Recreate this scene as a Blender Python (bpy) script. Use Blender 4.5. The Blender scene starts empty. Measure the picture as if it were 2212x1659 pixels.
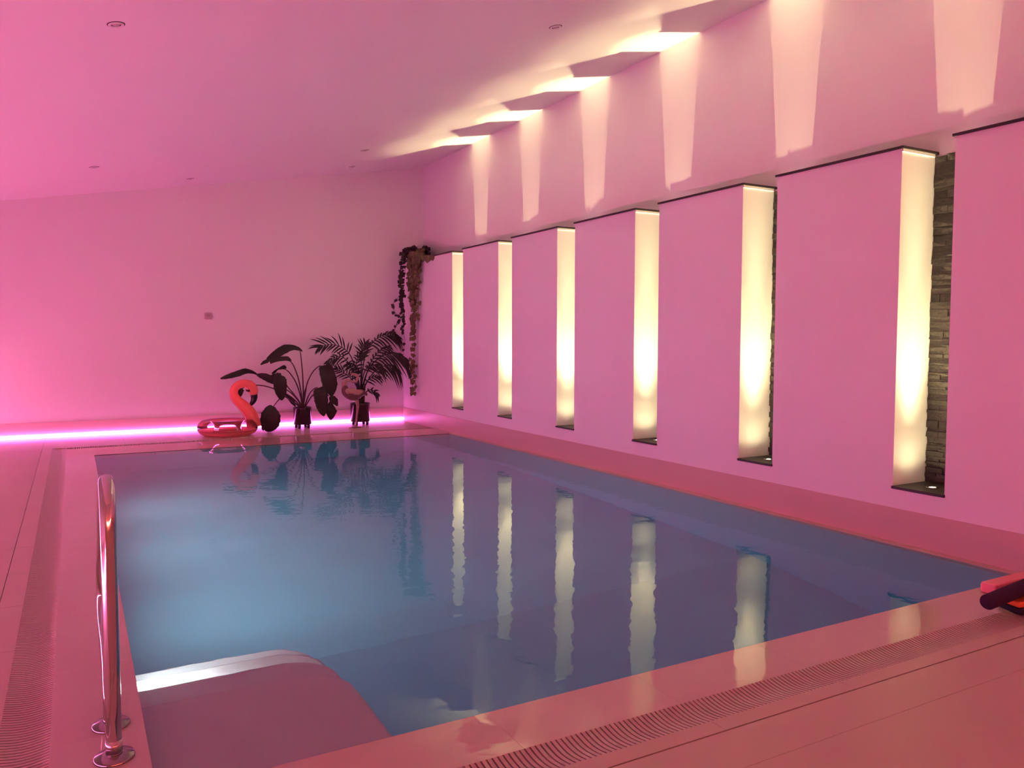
import bpy, math, random
from mathutils import Vector, Matrix, Quaternion

random.seed(7)
scn = bpy.context.scene
COL = scn.collection
V = Vector
PI = math.pi

# ------------------------------------------------------------------ camera
F_PX = 1711.8
CXP, CYP = 1106.0, 829.5
AX = V((0.87491744, -0.02556669, 0.48359675))     # world x axis in camera (right, down, forward)
AY = V((-0.48426984, -0.04924346, 0.8735318))
AZ = V((0.00148066, -0.99845953, -0.05546513))
CAM = V((0, 0, 1.2))
cam_d = bpy.data.cameras.new('camera')
cam_d.sensor_width = 36.0
cam_d.sensor_fit = 'HORIZONTAL'
cam_d.lens = F_PX / 2212 * 36
cam_d.clip_start = 0.02
cam_o = bpy.data.objects.new('camera', cam_d)
COL.objects.link(cam_o)
right = V((AX[0], AY[0], AZ[0])); down = V((AX[1], AY[1], AZ[1])); fwd = V((AX[2], AY[2], AZ[2]))
m = Matrix.Identity(4)
for i in range(3):
    m[i][0] = right[i]; m[i][1] = -down[i]; m[i][2] = -fwd[i]; m[i][3] = CAM[i]
cam_o.matrix_world = m
scn.camera = cam_o

def ray(px, py):
    a, b, c = px - CXP, py - CYP, F_PX
    return right * a + down * b + fwd * c
def on_y(px, py, y):
    d = ray(px, py); return CAM + d * (y / d.y)
def on_x(px, py, x):
    d = ray(px, py); return CAM + d * (x / d.x)

# ------------------------------------------------------------------ dimensions
WX = 4.278            # face of the niche wall
UX = 4.61             # wall behind / upper wall
YB = 11.05            # back wall
XL = -1.6             # left wall
YN = -2.6             # near wall (behind the camera)
PX0, PX1, PY0, PY1 = 0.165, 4.205, 2.22, 9.25
SILL_Z, CAP_Z = 0.332, 2.322
NICHES = [(2.692 + 1.26 * k, 3.014 + 1.26 * k) for k in range(6)]
def ceil_z(x): return 3.745 + 0.176 * (x - UX)

# ------------------------------------------------------------------ materials
def nt(name):
    mm = bpy.data.materials.new(name); mm.use_nodes = True
    t = mm.node_tree
    return mm, t, t.nodes['Principled BSDF']
def mat(name, col, rough=0.5, metal=0.0, noise=0.0, nscale=20.0, bump=0.0, bscale=60.0, coat=0.0, spec=0.5, trans=0.0, alpha=1.0, ior=1.45, sss=0.0):
    mm, t, b = nt(name)
    b.inputs['Base Color'].default_value = (*col, 1)
    b.inputs['Roughness'].default_value = rough
    b.inputs['Metallic'].default_value = metal
    b.inputs['Specular IOR Level'].default_value = spec
    b.inputs['Coat Weight'].default_value = coat
    b.inputs['Coat Roughness'].default_value = 0.04
    b.inputs['Transmission Weight'].default_value = trans
    b.inputs['Alpha'].default_value = alpha
    b.inputs['IOR'].default_value = ior
    if noise or bump:
        tc = t.nodes.new('ShaderNodeTexCoord')
    if noise:
        n = t.nodes.new('ShaderNodeTexNoise'); n.inputs['Scale'].default_value = nscale; n.inputs['Detail'].default_value = 4
        r = t.nodes.new('ShaderNodeMix'); r.data_type = 'RGBA'
        r.inputs[6].default_value = (*[max(0, c * (1 - noise)) for c in col], 1)
        r.inputs[7].default_value = (*[min(1, c * (1 + noise)) for c in col], 1)
        t.links.new(tc.outputs['Object'], n.inputs['Vector'])
        t.links.new(n.outputs['Fac'], r.inputs[0]); t.links.new(r.outputs[2], b.inputs['Base Color'])
    if bump:
        n2 = t.nodes.new('ShaderNodeTexNoise'); n2.inputs['Scale'].default_value = bscale; n2.inputs['Detail'].default_value = 3
        bp = t.nodes.new('ShaderNodeBump'); bp.inputs['Strength'].default_value = bump; bp.inputs['Distance'].default_value = 0.01
        t.links.new(tc.outputs['Object'], n2.inputs['Vector'])
        t.links.new(n2.outputs['Fac'], bp.inputs['Height']); t.links.new(bp.outputs['Normal'], b.inputs['Normal'])
    return mm
def emis(name, col, strength):
    mm, t, b = nt(name)
    b.inputs['Base Color'].default_value = (0.8, 0.8, 0.8, 1)
    b.inputs['Emission Color'].default_value = (*col, 1)
    b.inputs['Emission Strength'].default_value = strength
    return mm

LED_PINK = (1.0, 0.185, 0.56)
M = {}
M['paint'] = mat('white_wall_paint', (0.82, 0.80, 0.80), 0.55, noise=0.015, nscale=3, bump=0.02, bscale=250)
M['ceiling'] = mat('white_ceiling_paint', (0.82, 0.80, 0.79), 0.7, noise=0.01, nscale=2)
M['slate'] = mat('dark_slate', (0.034, 0.028, 0.026), 0.45, noise=0.3, nscale=12, bump=0.15, bscale=40)
M['stone'] = mat('dark_split_stone', (0.046, 0.037, 0.032), 0.42, noise=0.5, nscale=25, bump=0.6, bscale=45, spec=0.6)
M['white_trim'] = mat('white_edge_trim', (0.85, 0.84, 0.8), 0.4)
M['channel'] = mat('dark_drain_channel', (0.06, 0.045, 0.04), 0.7)
M['bars'] = mat('beige_grate_tile', (0.58, 0.46, 0.37), 0.35, noise=0.04, nscale=15)
M['chrome'] = mat('polished_steel', (0.62, 0.61, 0.60), 0.05, 1.0)
M['flange'] = mat('dark_polished_steel', (0.30, 0.27, 0.26), 0.12, 1.0)
M['steel'] = mat('brushed_steel', (0.6, 0.58, 0.56), 0.25, 1.0)
M['coral'] = mat('coral_vinyl', (1.0, 0.36, 0.29), 0.32, coat=0.5)
def translucent(mm, col, f):
    t = mm.node_tree; b = t.nodes['Principled BSDF']; o = t.nodes['Material Output']
    tr = t.nodes.new('ShaderNodeBsdfTranslucent'); tr.inputs[0].default_value = (*col, 1)
    mx = t.nodes.new('ShaderNodeMixShader'); mx.inputs[0].default_value = f
    t.links.new(b.outputs[0], mx.inputs[1]); t.links.new(tr.outputs[0], mx.inputs[2]); t.links.new(mx.outputs[0], o.inputs[0])
translucent(M['coral'], (1.0, 0.32, 0.26), 0.5)
M['black_vinyl'] = mat('black_vinyl', (0.012, 0.01, 0.012), 0.3)
M['eye'] = mat('dark_eye_print', (0.06, 0.008, 0.008), 0.2)
M['planter'] = mat('dark_glazed_planter', (0.022, 0.008, 0.010), 0.12, coat=0.6)
M['soil'] = mat('potting_soil', (0.03, 0.02, 0.015), 0.9, bump=0.6, bscale=80)
M['leaf'] = mat('dark_green_leaf', (0.020, 0.017, 0.012), 0.45, noise=0.2, nscale=9)
M['stem'] = mat('leaf_stem', (0.060, 0.030, 0.022), 0.5)
M['palm'] = mat('palm_leaf', (0.018, 0.020, 0.014), 0.5, noise=0.2, nscale=20)
M['trunk'] = mat('palm_stem', (0.06, 0.042, 0.03), 0.7, noise=0.3, nscale=30)
M['ivy_lit'] = mat('ivy_leaf_lit', (0.135, 0.120, 0.042), 0.45, noise=0.3, nscale=9)  # warm light on these strands is painted into the leaf colour
M['ivy_dark'] = mat('ivy_leaf_dark', (0.032, 0.022, 0.018), 0.5, noise=0.2, nscale=9)  # same plant's leaf, darker, without the painted warm light
M['vine'] = mat('vine_stem', (0.13, 0.075, 0.04), 0.6)
M['statue'] = mat('pale_pink_painted_metal', (0.42, 0.23, 0.22), 0.4, noise=0.1, nscale=30)
M['statue_dark'] = mat('bronze_feathers', (0.13, 0.07, 0.065), 0.4, noise=0.6, nscale=60, bump=0.5, bscale=90)
M['switch'] = mat('grey_plastic', (0.55, 0.43, 0.43), 0.45)
M['dl_rim'] = mat('white_lamp_rim', (0.75, 0.70, 0.70), 0.35)
M['dl_dark'] = mat('lamp_recess', (0.05, 0.02, 0.025), 0.6)
M['dl_lens'] = mat('unlit_lamp_glass', (0.5, 0.42, 0.42), 0.15)
M['noodle'] = mat('dark_purple_foam', (0.035, 0.012, 0.045), 0.9, bump=0.3, bscale=200)
M['pink_foam'] = mat('pink_foam', (0.92, 0.30, 0.33), 0.7)
M['orange_foam'] = mat('orange_foam', (0.85, 0.20, 0.045), 0.75)
M['black_foam'] = mat('black_foam', (0.012, 0.012, 0.02), 0.8)
M['led'] = emis('pink_led_glow', (1.0, 0.18, 0.84), 11.0)
M['led_left'] = emis('bright_pink_led_glow', LED_PINK, 60.0)
M['led_fill'] = emis('rose_fill_glow', (1.0, 0.14, 0.105), 51.0)  # glow of the added fill strip behind the camera
M['uplight_lens'] = emis('warm_lamp_glow', (1.0, 0.86, 0.6), 30.0)
M['pool_lens'] = emis('cool_pool_lamp_glow', (0.75, 0.93, 1.0), 1.5)
M['clear'] = None
def clear_vinyl():
    mm = bpy.data.materials.new('clear_vinyl'); mm.use_nodes = True
    t = mm.node_tree; t.nodes.clear()
    o = t.nodes.new('ShaderNodeOutputMaterial'); mx = t.nodes.new('ShaderNodeMixShader')
    tr = t.nodes.new('ShaderNodeBsdfTransparent'); tr.inputs[0].default_value = (0.97, 0.88, 0.92, 1)
    gl = t.nodes.new('ShaderNodeBsdfGlossy'); gl.inputs['Roughness'].default_value = 0.06
    fr = t.nodes.new('ShaderNodeFresnel'); fr.inputs[0].default_value = 1.5
    t.links.new(fr.outputs[0], mx.inputs[0]); t.links.new(tr.outputs[0], mx.inputs[1]); t.links.new(gl.outputs[0], mx.inputs[2])
    t.links.new(mx.outputs[0], o.inputs[0])
    return mm
M['clear'] = clear_vinyl()

def ripple(t, amp, scale=1.0):
    """height of the water ripples in world space -> bump normal"""
    g = t.nodes.new('ShaderNodeNewGeometry')
    mp = t.nodes.new('ShaderNodeMapping'); mp.inputs['Rotation'].default_value = (0, 0, math.radians(29))
    mp.inputs['Scale'].default_value = (7.0 * scale, 8.0 * scale, 1)
    n = t.nodes.new('ShaderNodeTexNoise'); n.inputs['Scale'].default_value = 1.0; n.inputs['Detail'].default_value = 2.0; n.inputs['Roughness'].default_value = 0.45
    mp2 = t.nodes.new('ShaderNodeMapping'); mp2.inputs['Scale'].default_value = (0.9 * scale, 1.1 * scale, 1)
    n2 = t.nodes.new('ShaderNodeTexNoise'); n2.inputs['Scale'].default_value = 1.0; n2.inputs['Detail'].default_value = 1.0
    t.links.new(g.outputs['Position'], mp.inputs[0]); t.links.new(mp.outputs[0], n.inputs['Vector'])
    t.links.new(g.outputs['Position'], mp2.inputs[0]); t.links.new(mp2.outputs[0], n2.inputs['Vector'])
    a = t.nodes.new('ShaderNodeMath'); a.operation = 'MULTIPLY'; a.inputs[1].default_value = amp
    b = t.nodes.new('ShaderNodeMath'); b.operation = 'MULTIPLY_ADD'; b.inputs[1].default_value = amp * 1.5
    t.links.new(n.outputs['Fac'], a.inputs[0]); t.links.new(n2.outputs['Fac'], b.inputs[0]); t.links.new(a.outputs[0], b.inputs[2])
    bp = t.nodes.new('ShaderNodeBump'); bp.inputs['Strength'].default_value = 1.0; bp.inputs['Distance'].default_value = 1.0
    sx = t.nodes.new('ShaderNodeSeparateXYZ'); mr = t.nodes.new('ShaderNodeMapRange'); mr.interpolation_type = 'SMOOTHSTEP'
    mr.inputs[1].default_value = 9.5; mr.inputs[2].default_value = 5.5; mr.inputs[3].default_value = 0.35; mr.inputs[4].default_value = 1.0
    ml = t.nodes.new('ShaderNodeMath'); ml.operation = 'MULTIPLY'
    t.links.new(g.outputs['Position'], sx.inputs[0]); t.links.new(sx.outputs[1], mr.inputs[0])
    t.links.new(b.outputs[0], ml.inputs[0]); t.links.new(mr.outputs[0], ml.inputs[1]); t.links.new(ml.outputs[0], bp.inputs['Height'])
    return bp
RIP = 0.0015
def water_mat():
    mm = bpy.data.materials.new('pool_water_surface'); mm.use_nodes = True
    t = mm.node_tree; t.nodes.clear(); o = t.nodes.new('ShaderNodeOutputMaterial')
    bp = ripple(t, RIP)
    gl = t.nodes.new('ShaderNodeBsdfGlossy'); gl.inputs['Roughness'].default_value = 0.0
    rf = t.nodes.new('ShaderNodeBsdfRefraction'); rf.inputs['Roughness'].default_value = 0.0; rf.inputs['IOR'].default_value = 1.333
    fr = t.nodes.new('ShaderNodeFresnel'); fr.inputs['IOR'].default_value = 1.333
    k = t.nodes.new('ShaderNodeMath'); k.operation = 'MULTIPLY'; k.inputs[1].default_value = 0.97
    mx = t.nodes.new('ShaderNodeMixShader')
    for n_ in (gl, rf, fr): t.links.new(bp.outputs[0], n_.inputs['Normal'])
    t.links.new(fr.outputs[0], k.inputs[0]); t.links.new(k.outputs[0], mx.inputs[0])
    t.links.new(rf.outputs[0], mx.inputs[1]); t.links.new(gl.outputs[0], mx.inputs[2]); t.links.new(mx.outputs[0], o.inputs['Surface'])
    va = t.nodes.new('ShaderNodeVolumeAbsorption')
    va.inputs['Color'].default_value = (0.36, 0.86, 1.0, 1); va.inputs['Density'].default_value = 0.46
    t.links.new(va.outputs[0], o.inputs['Volume'])
    return mm
M['water'] = water_mat()

def tile_lines(t, xs, ys, w):
    """mask = 1 on grout lines given as lists of world (axis, value, lo, hi) ; returns socket"""
    g = t.nodes.new('ShaderNodeNewGeometry'); s = t.nodes.new('ShaderNodeSeparateXYZ')
    t.links.new(g.outputs['Position'], s.inputs[0])
    return s

def deck_mat(name, col, rough, wet):
    mm, t, b = nt(name)
    tc = t.nodes.new('ShaderNodeNewGeometry')
    n = t.nodes.new('ShaderNodeTexNoise'); n.inputs['Scale'].default_value = 2.2; n.inputs['Detail'].default_value = 5
    t.links.new(tc.outputs['Position'], n.inputs['Vector'])
    r = t.nodes.new('ShaderNodeMix'); r.data_type = 'RGBA'
    r.inputs[6].default_value = (*[c * 0.94 for c in col], 1); r.inputs[7].default_value = (*[c * 1.06 for c in col], 1)
    t.links.new(n.outputs['Fac'], r.inputs[0]); t.links.new(r.outputs[2], b.inputs['Base Color'])
    b.inputs['Roughness'].default_value = rough
    if wet:
        b.inputs['Coat Weight'].default_value = 1.0; b.inputs['Coat IOR'].default_value = 1.333; b.inputs['Coat Roughness'].default_value = 0.0
        bp = ripple(t, RIP * 0.9); t.links.new(bp.outputs[0], b.inputs['Coat Normal'])
    return mm
TILE = (0.60, 0.455, 0.36)
M['deck'] = deck_mat('beige_deck_tile', TILE, 0.42, False)
M['coping'] = deck_mat('wet_beige_coping_tile', TILE, 0.5, True)
M['skirting'] = mat('beige_skirting_tile', (0.62, 0.46, 0.39), 0.32, noise=0.03, nscale=4)
M['grout'] = mat('dark_grout_joint', (0.16, 0.075, 0.06), 0.8)
M['liner'] = mat('pale_blue_pool_liner', (0.40, 0.60, 0.70), 0.5, noise=0.06, nscale=2.5, bump=0.05, bscale=40)
M['step'] = mat('pale_pool_step', (0.86, 0.80, 0.80), 0.5, noise=0.04, nscale=5)
M['pool_tile'] = mat('pale_pool_band_tile', (0.62, 0.58, 0.62), 0.35, noise=0.03, nscale=5)

# ------------------------------------------------------------------ mesh building
class MB:
    def __init__(s): s.v = []; s.f = []; s.sm = []
    def add(s, vs, fs, smooth=False):
        o = len(s.v); s.v += [tuple(p) for p in vs]
        for f in fs: s.f.append(tuple(o + i for i in f)); s.sm.append(smooth)
        return s
    def box(s, x0, y0, z0, x1, y1, z1):
        vs = [(x0,y0,z0),(x1,y0,z0),(x1,y1,z0),(x0,y1,z0),(x0,y0,z1),(x1,y0,z1),(x1,y1,z1),(x0,y1,z1)]
        return s.add(vs, [(0,3,2,1),(4,5,6,7),(0,1,5,4),(1,2,6,5),(2,3,7,6),(3,0,4,7)])
    def tube(s, pts, rad, seg=12, cap=True, smooth=True, flat=1.0):
        pts = [V(p) for p in pts]; n = len(pts)
        if not hasattr(rad, '__len__'): rad = [rad] * n
        T = [(pts[min(i+1,n-1)] - pts[max(i-1,0)]).normalized() for i in range(n)]
        up = V((0,0,1)) if abs(T[0].z) < 0.9 else V((0,1,0))
        nrm = (up - T[0] * up.dot(T[0])).normalized()
        vs = []
        for i in range(n):
            if i:
                q = T[i-1].rotation_difference(T[i]); nrm = (q @ nrm); nrm = (nrm - T[i]*nrm.dot(T[i])).normalized()
            bi = T[i].cross(nrm)
            for k in range(seg):
                a = 2*PI*k/seg
                vs.append(pts[i] + (nrm*math.cos(a) + bi*math.sin(a)*flat) * rad[i])
        fs = []
        for i in range(n-1):
            for k in range(seg):
                fs.append((i*seg+k, i*seg+(k+1)%seg, (i+1)*seg+(k+1)%seg, (i+1)*seg+k))
        if cap:
            fs.append(tuple(range(seg-1,-1,-1))); fs.append(tuple((n-1)*seg+k for k in range(seg)))
        return s.add(vs, fs, smooth)
    def lathe(s, prof, c, seg=32, smooth=True, axis=None):
        c = V(c); vs = []; fs = []; n = len(prof)
        q = V((0,0,1)).rotation_difference(V(axis)) if axis else None
        for r, z in prof:
            for k in range(seg):
                a = 2*PI*k/seg; p = V((r*math.cos(a), r*math.sin(a), z))
                if q: p = q @ p
                vs.append(c + p)
        for i in range(n-1):
            for k in range(seg):
                fs.append((i*seg+k, i*seg+(k+1)%seg, (i+1)*seg+(k+1)%seg, (i+1)*seg+k))
        return s.add(vs, fs, smooth)
    def ball(s, c, r, seg=16, rings=10, sc=(1,1,1)):
        prof = [(max(1e-5, r*math.sin(PI*i/rings)), -r*math.cos(PI*i/rings)) for i in range(rings+1)]
        o = len(s.v); s.lathe(prof, (0,0,0), seg)
        for i in range(o, len(s.v)):
            p = s.v[i]; s.v[i] = (c[0]+p[0]*sc[0], c[1]+p[1]*sc[1], c[2]+p[2]*sc[2])
        return s
    def blade(s, pts, wid, nrm, fold=0.25, nx=4, curl=0.0, wob=0.0, jit=0.0):
        """leaf blade: spine points, half widths, facing direction"""
        pts = [V(p) for p in pts]; n = len(pts); N0 = V(nrm).normalized(); vs = []; fs = []
        for i in range(n):
            T = (pts[min(i+1,n-1)] - pts[max(i-1,0)]).normalized()
            S = T.cross(N0).normalized(); N = S.cross(T).normalized()
            for k in range(-nx, nx+1):
                u = k/nx; w = wid[i]*(1 + (jit*math.sin(i*2.3+k*1.7)*math.cos(i*0.9) if abs(k) == nx else 0))
                vs.append(pts[i] + S*(u*w) + N*(fold*abs(u)*w - curl*u*u*w + wob*w*math.sin(i*1.9+k)))
        m_ = 2*nx+1
        for i in range(n-1):
            for k in range(m_-1):
                a = i*m_+k; fs.append((a, a+1, a+m_+1, a+m_))
        return s.add(vs, fs, True)
    def build(s, name, m_, parent=None, bevel=0.0, bseg=2, solid=0.0, sub=0):
        me = bpy.data.meshes.new(name); me.from_pydata(s.v, [], s.f); me.update()
        me.polygons.foreach_set('use_smooth', s.sm)
        o = bpy.data.objects.new(name, me); COL.objects.link(o)
        if m_: me.materials.append(m_)
        if parent:
            o.parent = parent; o.matrix_parent_inverse = parent.matrix_world.inverted()
        if solid:
            md = o.modifiers.new('solid', 'SOLIDIFY'); md.thickness = solid; md.offset = 0
        if bevel:
            md = o.modifiers.new('bevel', 'BEVEL'); md.width = bevel; md.segments = bseg; md.limit_method = 'ANGLE'; md.angle_limit = 0.7
        if sub:
            md = o.modifiers.new('sub', 'SUBSURF'); md.levels = sub; md.render_levels = sub
        return o
def tag(o, label, cat, group=None, kind=None):
    o['label'] = label; o['category'] = cat
    if group: o['group'] = group
    if kind: o['kind'] = kind
    return o
def thing(name, label, cat, loc=(0,0,0), group=None):
    o = bpy.data.objects.new(name, None); COL.objects.link(o); o.location = loc
    o.empty_display_size = 0.1
    o.matrix_world = Matrix.Translation(V(loc))
    return tag(o, label, cat, group)
def struct(name, mb, m_, **k):
    o = mb.build(name, m_, **k); o['kind'] = 'structure'; return o
def catmull(pts, n=8, vals=None):
    pts = [V(p) for p in pts]; out = []; ov = []
    for i in range(len(pts)-1):
        p0 = pts[max(i-1,0)]; p1 = pts[i]; p2 = pts[i+1]; p3 = pts[min(i+2,len(pts)-1)]
        for k in range(n):
            t = k/n
            out.append(0.5*((2*p1) + (p2-p0)*t + (2*p0-5*p1+4*p2-p3)*t*t + (3*p1-p0-3*p2+p3)*t**3))
            if vals: ov.append(vals[i]*(1-t)+vals[i+1]*t)
    out.append(pts[-1])
    if vals: ov.append(vals[-1]); return out, ov
    return out
def light(name, kind, loc, energy, col, parent=None, **k):
    d = bpy.data.lights.new(name, kind); d.energy = energy; d.color = col
    for a, b in k.items(): setattr(d, a, b)
    o = bpy.data.objects.new(name, d); COL.objects.link(o); o.location = loc
    if parent:
        o.parent = parent; o.matrix_parent_inverse = parent.matrix_world.inverted()
    return o

# ------------------------------------------------------------------ room shell
# floor: deck slabs around the drain channels, with grout joints
GI, GO = 0.255, 0.392                      # grate inner / outer distance from the pool edge
gx0, gx1 = PX0 - GO, PX0 - GI              # left grate
gy0, gy1 = PY0 - GO, PY0 - GI              # near grate
by0, by1 = 9.88, 10.02                     # back grate
T = 0.12
fl = MB()
J = 0.004
jy = [1.760, 1.577]                        # joints parallel to the near pool edge
def slab(x0, y0, x1, y1): fl.box(x0, y0, -T, x1, y1, 0)
yr = [YN, -0.6, 0.977, 1.577, 1.760, gy0]
xs_near = [gx0 - 0.095, 0.53, 1.131, 1.731, 2.331, 2.931, 3.531, WX]
def gap(a, b): return (a + J/2, b - J/2)
for j in range(len(yr)-1):
    y0, y1 = yr[j], yr[j+1]
    hj1 = 0.003 if abs(y1-1.760) < 1e-6 else (0.0006 if y1 != gy0 else 0)
    hj0 = 0.003 if abs(y0-1.760) < 1e-6 else (0.0006 if j else 0)
    step = 1 if y0 < 1.7 else 1
    xs = ([XL, gx0-0.095, 1.431, WX] if y0 < 1.5 else [XL, gx0-0.095, WX]) if y0 < 1.7 else xs_near
    for i in range(len(xs)-1):
        slab(xs[i] + (0.0004 if i else 0), y0 + hj0, xs[i+1] - (0.0004 if i < len(xs)-2 else 0), y1 - hj1)
ylf = [1.760, 2.35, 2.95, 3.55, 4.15, 4.72, 5.32, 5.92, 6.52, 7.12, 7.72, 8.32, 8.92, 9.52, by1]
for i in range(len(ylf)-1):
    y0, y1 = ylf[i] + 0.001, ylf[i+1] - 0.001
    slab(gx0 - 0.0935, y0, gx0, y1)
    slab(-1.0, y0, gx0 - 0.0965, y1)
    slab(XL, y0, -1.002, y1)
xb = [XL, -1.0, gx0-0.095, 0.5, 1.1, 1.7, 2.3, 2.9, 3.5, 4.1, WX]
for i in range(len(xb)-1):
    slab(xb[i] + 0.001, by1 + 0.001, xb[i+1] - 0.001, 10.6); slab(xb[i] + 0.001, 10.602, xb[i+1] - 0.001, YB)
struct('floor', fl, M['deck'])
gr = MB()
gr.box(XL, YN, -0.14, gx0, YB, -0.012); gr.box(gx0, YN, -0.14, WX, gy0, -0.012); gr.box(gx0, by1, -0.14, WX, YB, -0.012)
struct('trim_1', gr, M['grout'])
# wet coping round the pool
cp = MB()
xs = [gx1, 0.53, 1.131, 1.731, 2.331, 2.931, 3.531, WX]
for i in range(len(xs)-1):
    cp.box(xs[i]+0.0002, gy1, -0.06, xs[i+1]-0.0002, PY0, 0); cp.box(xs[i]+0.0002, PY1, -0.06, xs[i+1]-0.0002, by0, 0)
ys = [PY0, 2.65, 3.25, 3.85, 4.67, 5.27, 5.87, 6.47, 7.07, 7.67, 8.27, 8.87, PY1]
for i in range(len(ys)-1):
    cp.box(gx1, ys[i]+0.0002, -0.06, PX0, ys[i+1]-0.0002, 0)
struct('trim_2', cp, M['coping'])
cr_ = MB(); cr_.box(PX1, PY0, -0.06, WX, PY1, 0); struct('trim_3', cr_, M['skirting'])

wl = MB(); wl.box(XL-0.12, YN, -0.15, XL, YB, 4.0); struct('wall_left', wl, M['paint'])
wn = MB(); wn.box(XL-0.12, YN-0.12, -0.15, UX+0.12, YN, 4.0); struct('wall_near', wn, M['paint'])
wb = MB(); wb.box(XL-0.12, YB, -0.15, UX+0.12, YB+0.12, 4.0); struct('wall_back', wb, M['paint'])
wr = MB()
wr.box(UX, YN, -0.15, UX+0.12, YB, 4.0)
wr.box(WX, YN, -0.15, UX, YB, SILL_Z-0.018)
edges = [YN] + [e for n_ in NICHES for e in n_] + [YB]
BLOCKS = [(edges[2*i], edges[2*i+1]) for i in range(7)]
for a, b in BLOCKS: wr.box(WX, a, SILL_Z-0.018, UX, b, CAP_Z)
struct('wall_right', wr, M['paint'])
ce = MB()
x0, x1 = XL-0.12, UX+0.12; z0, z1 = ceil_z(x0), ceil_z(x1)
ce.add([(x0,YN-.12,z0),(x1,YN-.12,z1),(x1,YB+.12,z1),(x0,YB+.12,z0),(x0,YN-.12,z0+.12),(x1,YN-.12,z1+.12),(x1,YB+.12,z1+.12),(x0,YB+.12,z0+.12)],
       [(0,3,2,1),(4,5,6,7),(0,1,5,4),(1,2,6,5),(2,3,7,6),(3,0,4,7)])
struct('ceiling', ce, M['ceiling'])
def skirt(name, axis, at, lo, hi, sgn):
    s = MB(); n = max(1, round((hi-lo)/1.2)); t = 0.010
    for i in range(n):
        a = lo + (hi-lo)*i/n + 0.0002; b = lo + (hi-lo)*(i+1)/n - 0.0002
        if axis == 'y': s.box(min(at, at+sgn*t), a, 0, max(at, at+sgn*t), b, 0.2)
        else: s.box(a, min(at, at+sgn*t), 0, b, max(at, at+sgn*t), 0.2)
    struct(name, s, M['skirting'])
skirt('baseboard_right', 'y', WX, YN, YB-0.01, -1)
skirt('baseboard_back', 'x', YB, XL, WX, -1)
skirt('baseboard_left', 'y', XL, YN, YB-0.01, 1)
skirt('baseboard_near', 'x', YN, XL, WX, 1)

# ------------------------------------------------------------------ niches
ORD = ['nearest the camera', 'second from camera', 'third from camera', 'third from the back corner', 'second from the back corner', 'nearest the back corner']
for k, (a, b) in enumerate(NICHES):
    s = MB(); s.box(WX-0.012, a-0.004, SILL_Z-0.017, UX-0.03, b+0.004, SILL_Z)
    tag(s.build('niche_sill', M['slate'], bevel=0.003), 'dark slate sill at the foot of the lit wall niche ' + ORD[k], 'sill', 'niche sills')
    # split stone cladding
    rnd = random.Random(40 + k); c = MB(); z = SILL_Z + 0.001
    while z < 2.30:
        h = rnd.uniform(0.014, 0.05); h = min(h, 2.304 - z)
        if 2.304 - z - h < 0.02: h = 2.304 - z
        y = a + 0.001
        while y < b - 0.001:
            w = rnd.uniform(0.07, 0.24)
            if b - y - w < 0.05: w = b - y - 0.001
            f = rnd.uniform(-0.008, 0.006); tl = rnd.uniform(-0.004, 0.004); t2 = rnd.uniform(-0.003, 0.003)
            if z > 2.2: f *= 0.3
            x = 4.588 + f
            zz = h if z + h < 2.29 else h + rnd.uniform(-0.012, 0.010)
            vs = [(x+tl, y, z), (UX-0.002, y, z), (UX-0.002, y+w-0.0012, z), (x-tl, y+w-0.0012, z), (x+t2, y, z+zz-0.001), (UX-0.002, y, z+zz-0.001), (UX-0.002, y+w-0.0012, z+zz-0.001), (x+t2, y+w-0.0012, z+zz-0.001)]
            c.add(vs, [(0,3,2,1)[::-1],(4,5,6,7)[::-1],(0,1,5,4)[::-1],(1,2,6,5)[::-1],(2,3,7,6)[::-1],(3,0,4,7)[::-1]][::1])
            y += w
        z += h
    tag(c.build('stone_cladding', M['stone']), 'dark split-stone strip lining the back of the niche ' + ORD[k], 'stone cladding', 'niche stone linings')
    yc = (a + b) / 2; lx = 4.415
    u = thing('uplight', 'small recessed spotlight shining up from the sill of the niche ' + ORD[k], 'spotlight', (lx, yc, SILL_Z), 'niche uplights')
    r = MB(); r.lathe([(0.020, 0.0), (0.034, 0.0), (0.034, 0.004), (0.030, 0.006), (0.022, 0.006), (0.021, 0.002)], (lx, yc, SILL_Z), 28); r.build('rim', M['steel'], u)
    l = MB(); l.lathe([(0.0001, 0.004), (0.012, 0.0038), (0.0215, 0.002), (0.0215, 0.0)], (lx, yc, SILL_Z), 24); l.build('lens', M['uplight_lens'], u)
    for nm, en, ang in (('spill', 5, 150), ('beam', 75, 54), ('beam', 270, 42), ('beam', 740, 18)):   # lens with a hot centre
        light(nm, 'SPOT', (lx, yc, SILL_Z+0.02), en, (1.0, 0.85, 0.43), u, spot_size=math.radians(ang), spot_blend=1.0, shadow_soft_size=0.012).rotation_euler = (PI, 0, 0)
BL = ['at the far right of the picture', 'between the two niches nearest the camera', 'between the second and third nearest niches', 'between the two middle niches', 'between the second and third niches from the corner', 'between the two niches nearest the back corner', 'in the back corner carrying the trailing plant']
for k, (a, b) in enumerate(BLOCKS):
    lo = a - (0.014 if k else 0); hi = b + (0.014 if k < 6 else 0)
    t = thing('ledge_cap', 'dark slate cap on the wall block ' + BL[k], 'wall cap', (WX, (a+b)/2, CAP_Z), 'slate caps on the niche wall')
    s = MB(); s.box(WX-0.011, lo, CAP_Z, UX-0.001, hi, CAP_Z+0.016); s.build('slab', M['slate'], t, bevel=0.002)
    for (yy, dd, on) in ((a, -1, k > 0), (b, 1, k < 6)):
        if on:
            s = MB(); s.box(WX+0.001, min(yy, yy+dd*0.007), CAP_Z-0.016, UX-0.03, max(yy, yy+dd*0.007), CAP_Z); s.build('edge_strip', M['white_trim'], t)

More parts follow.
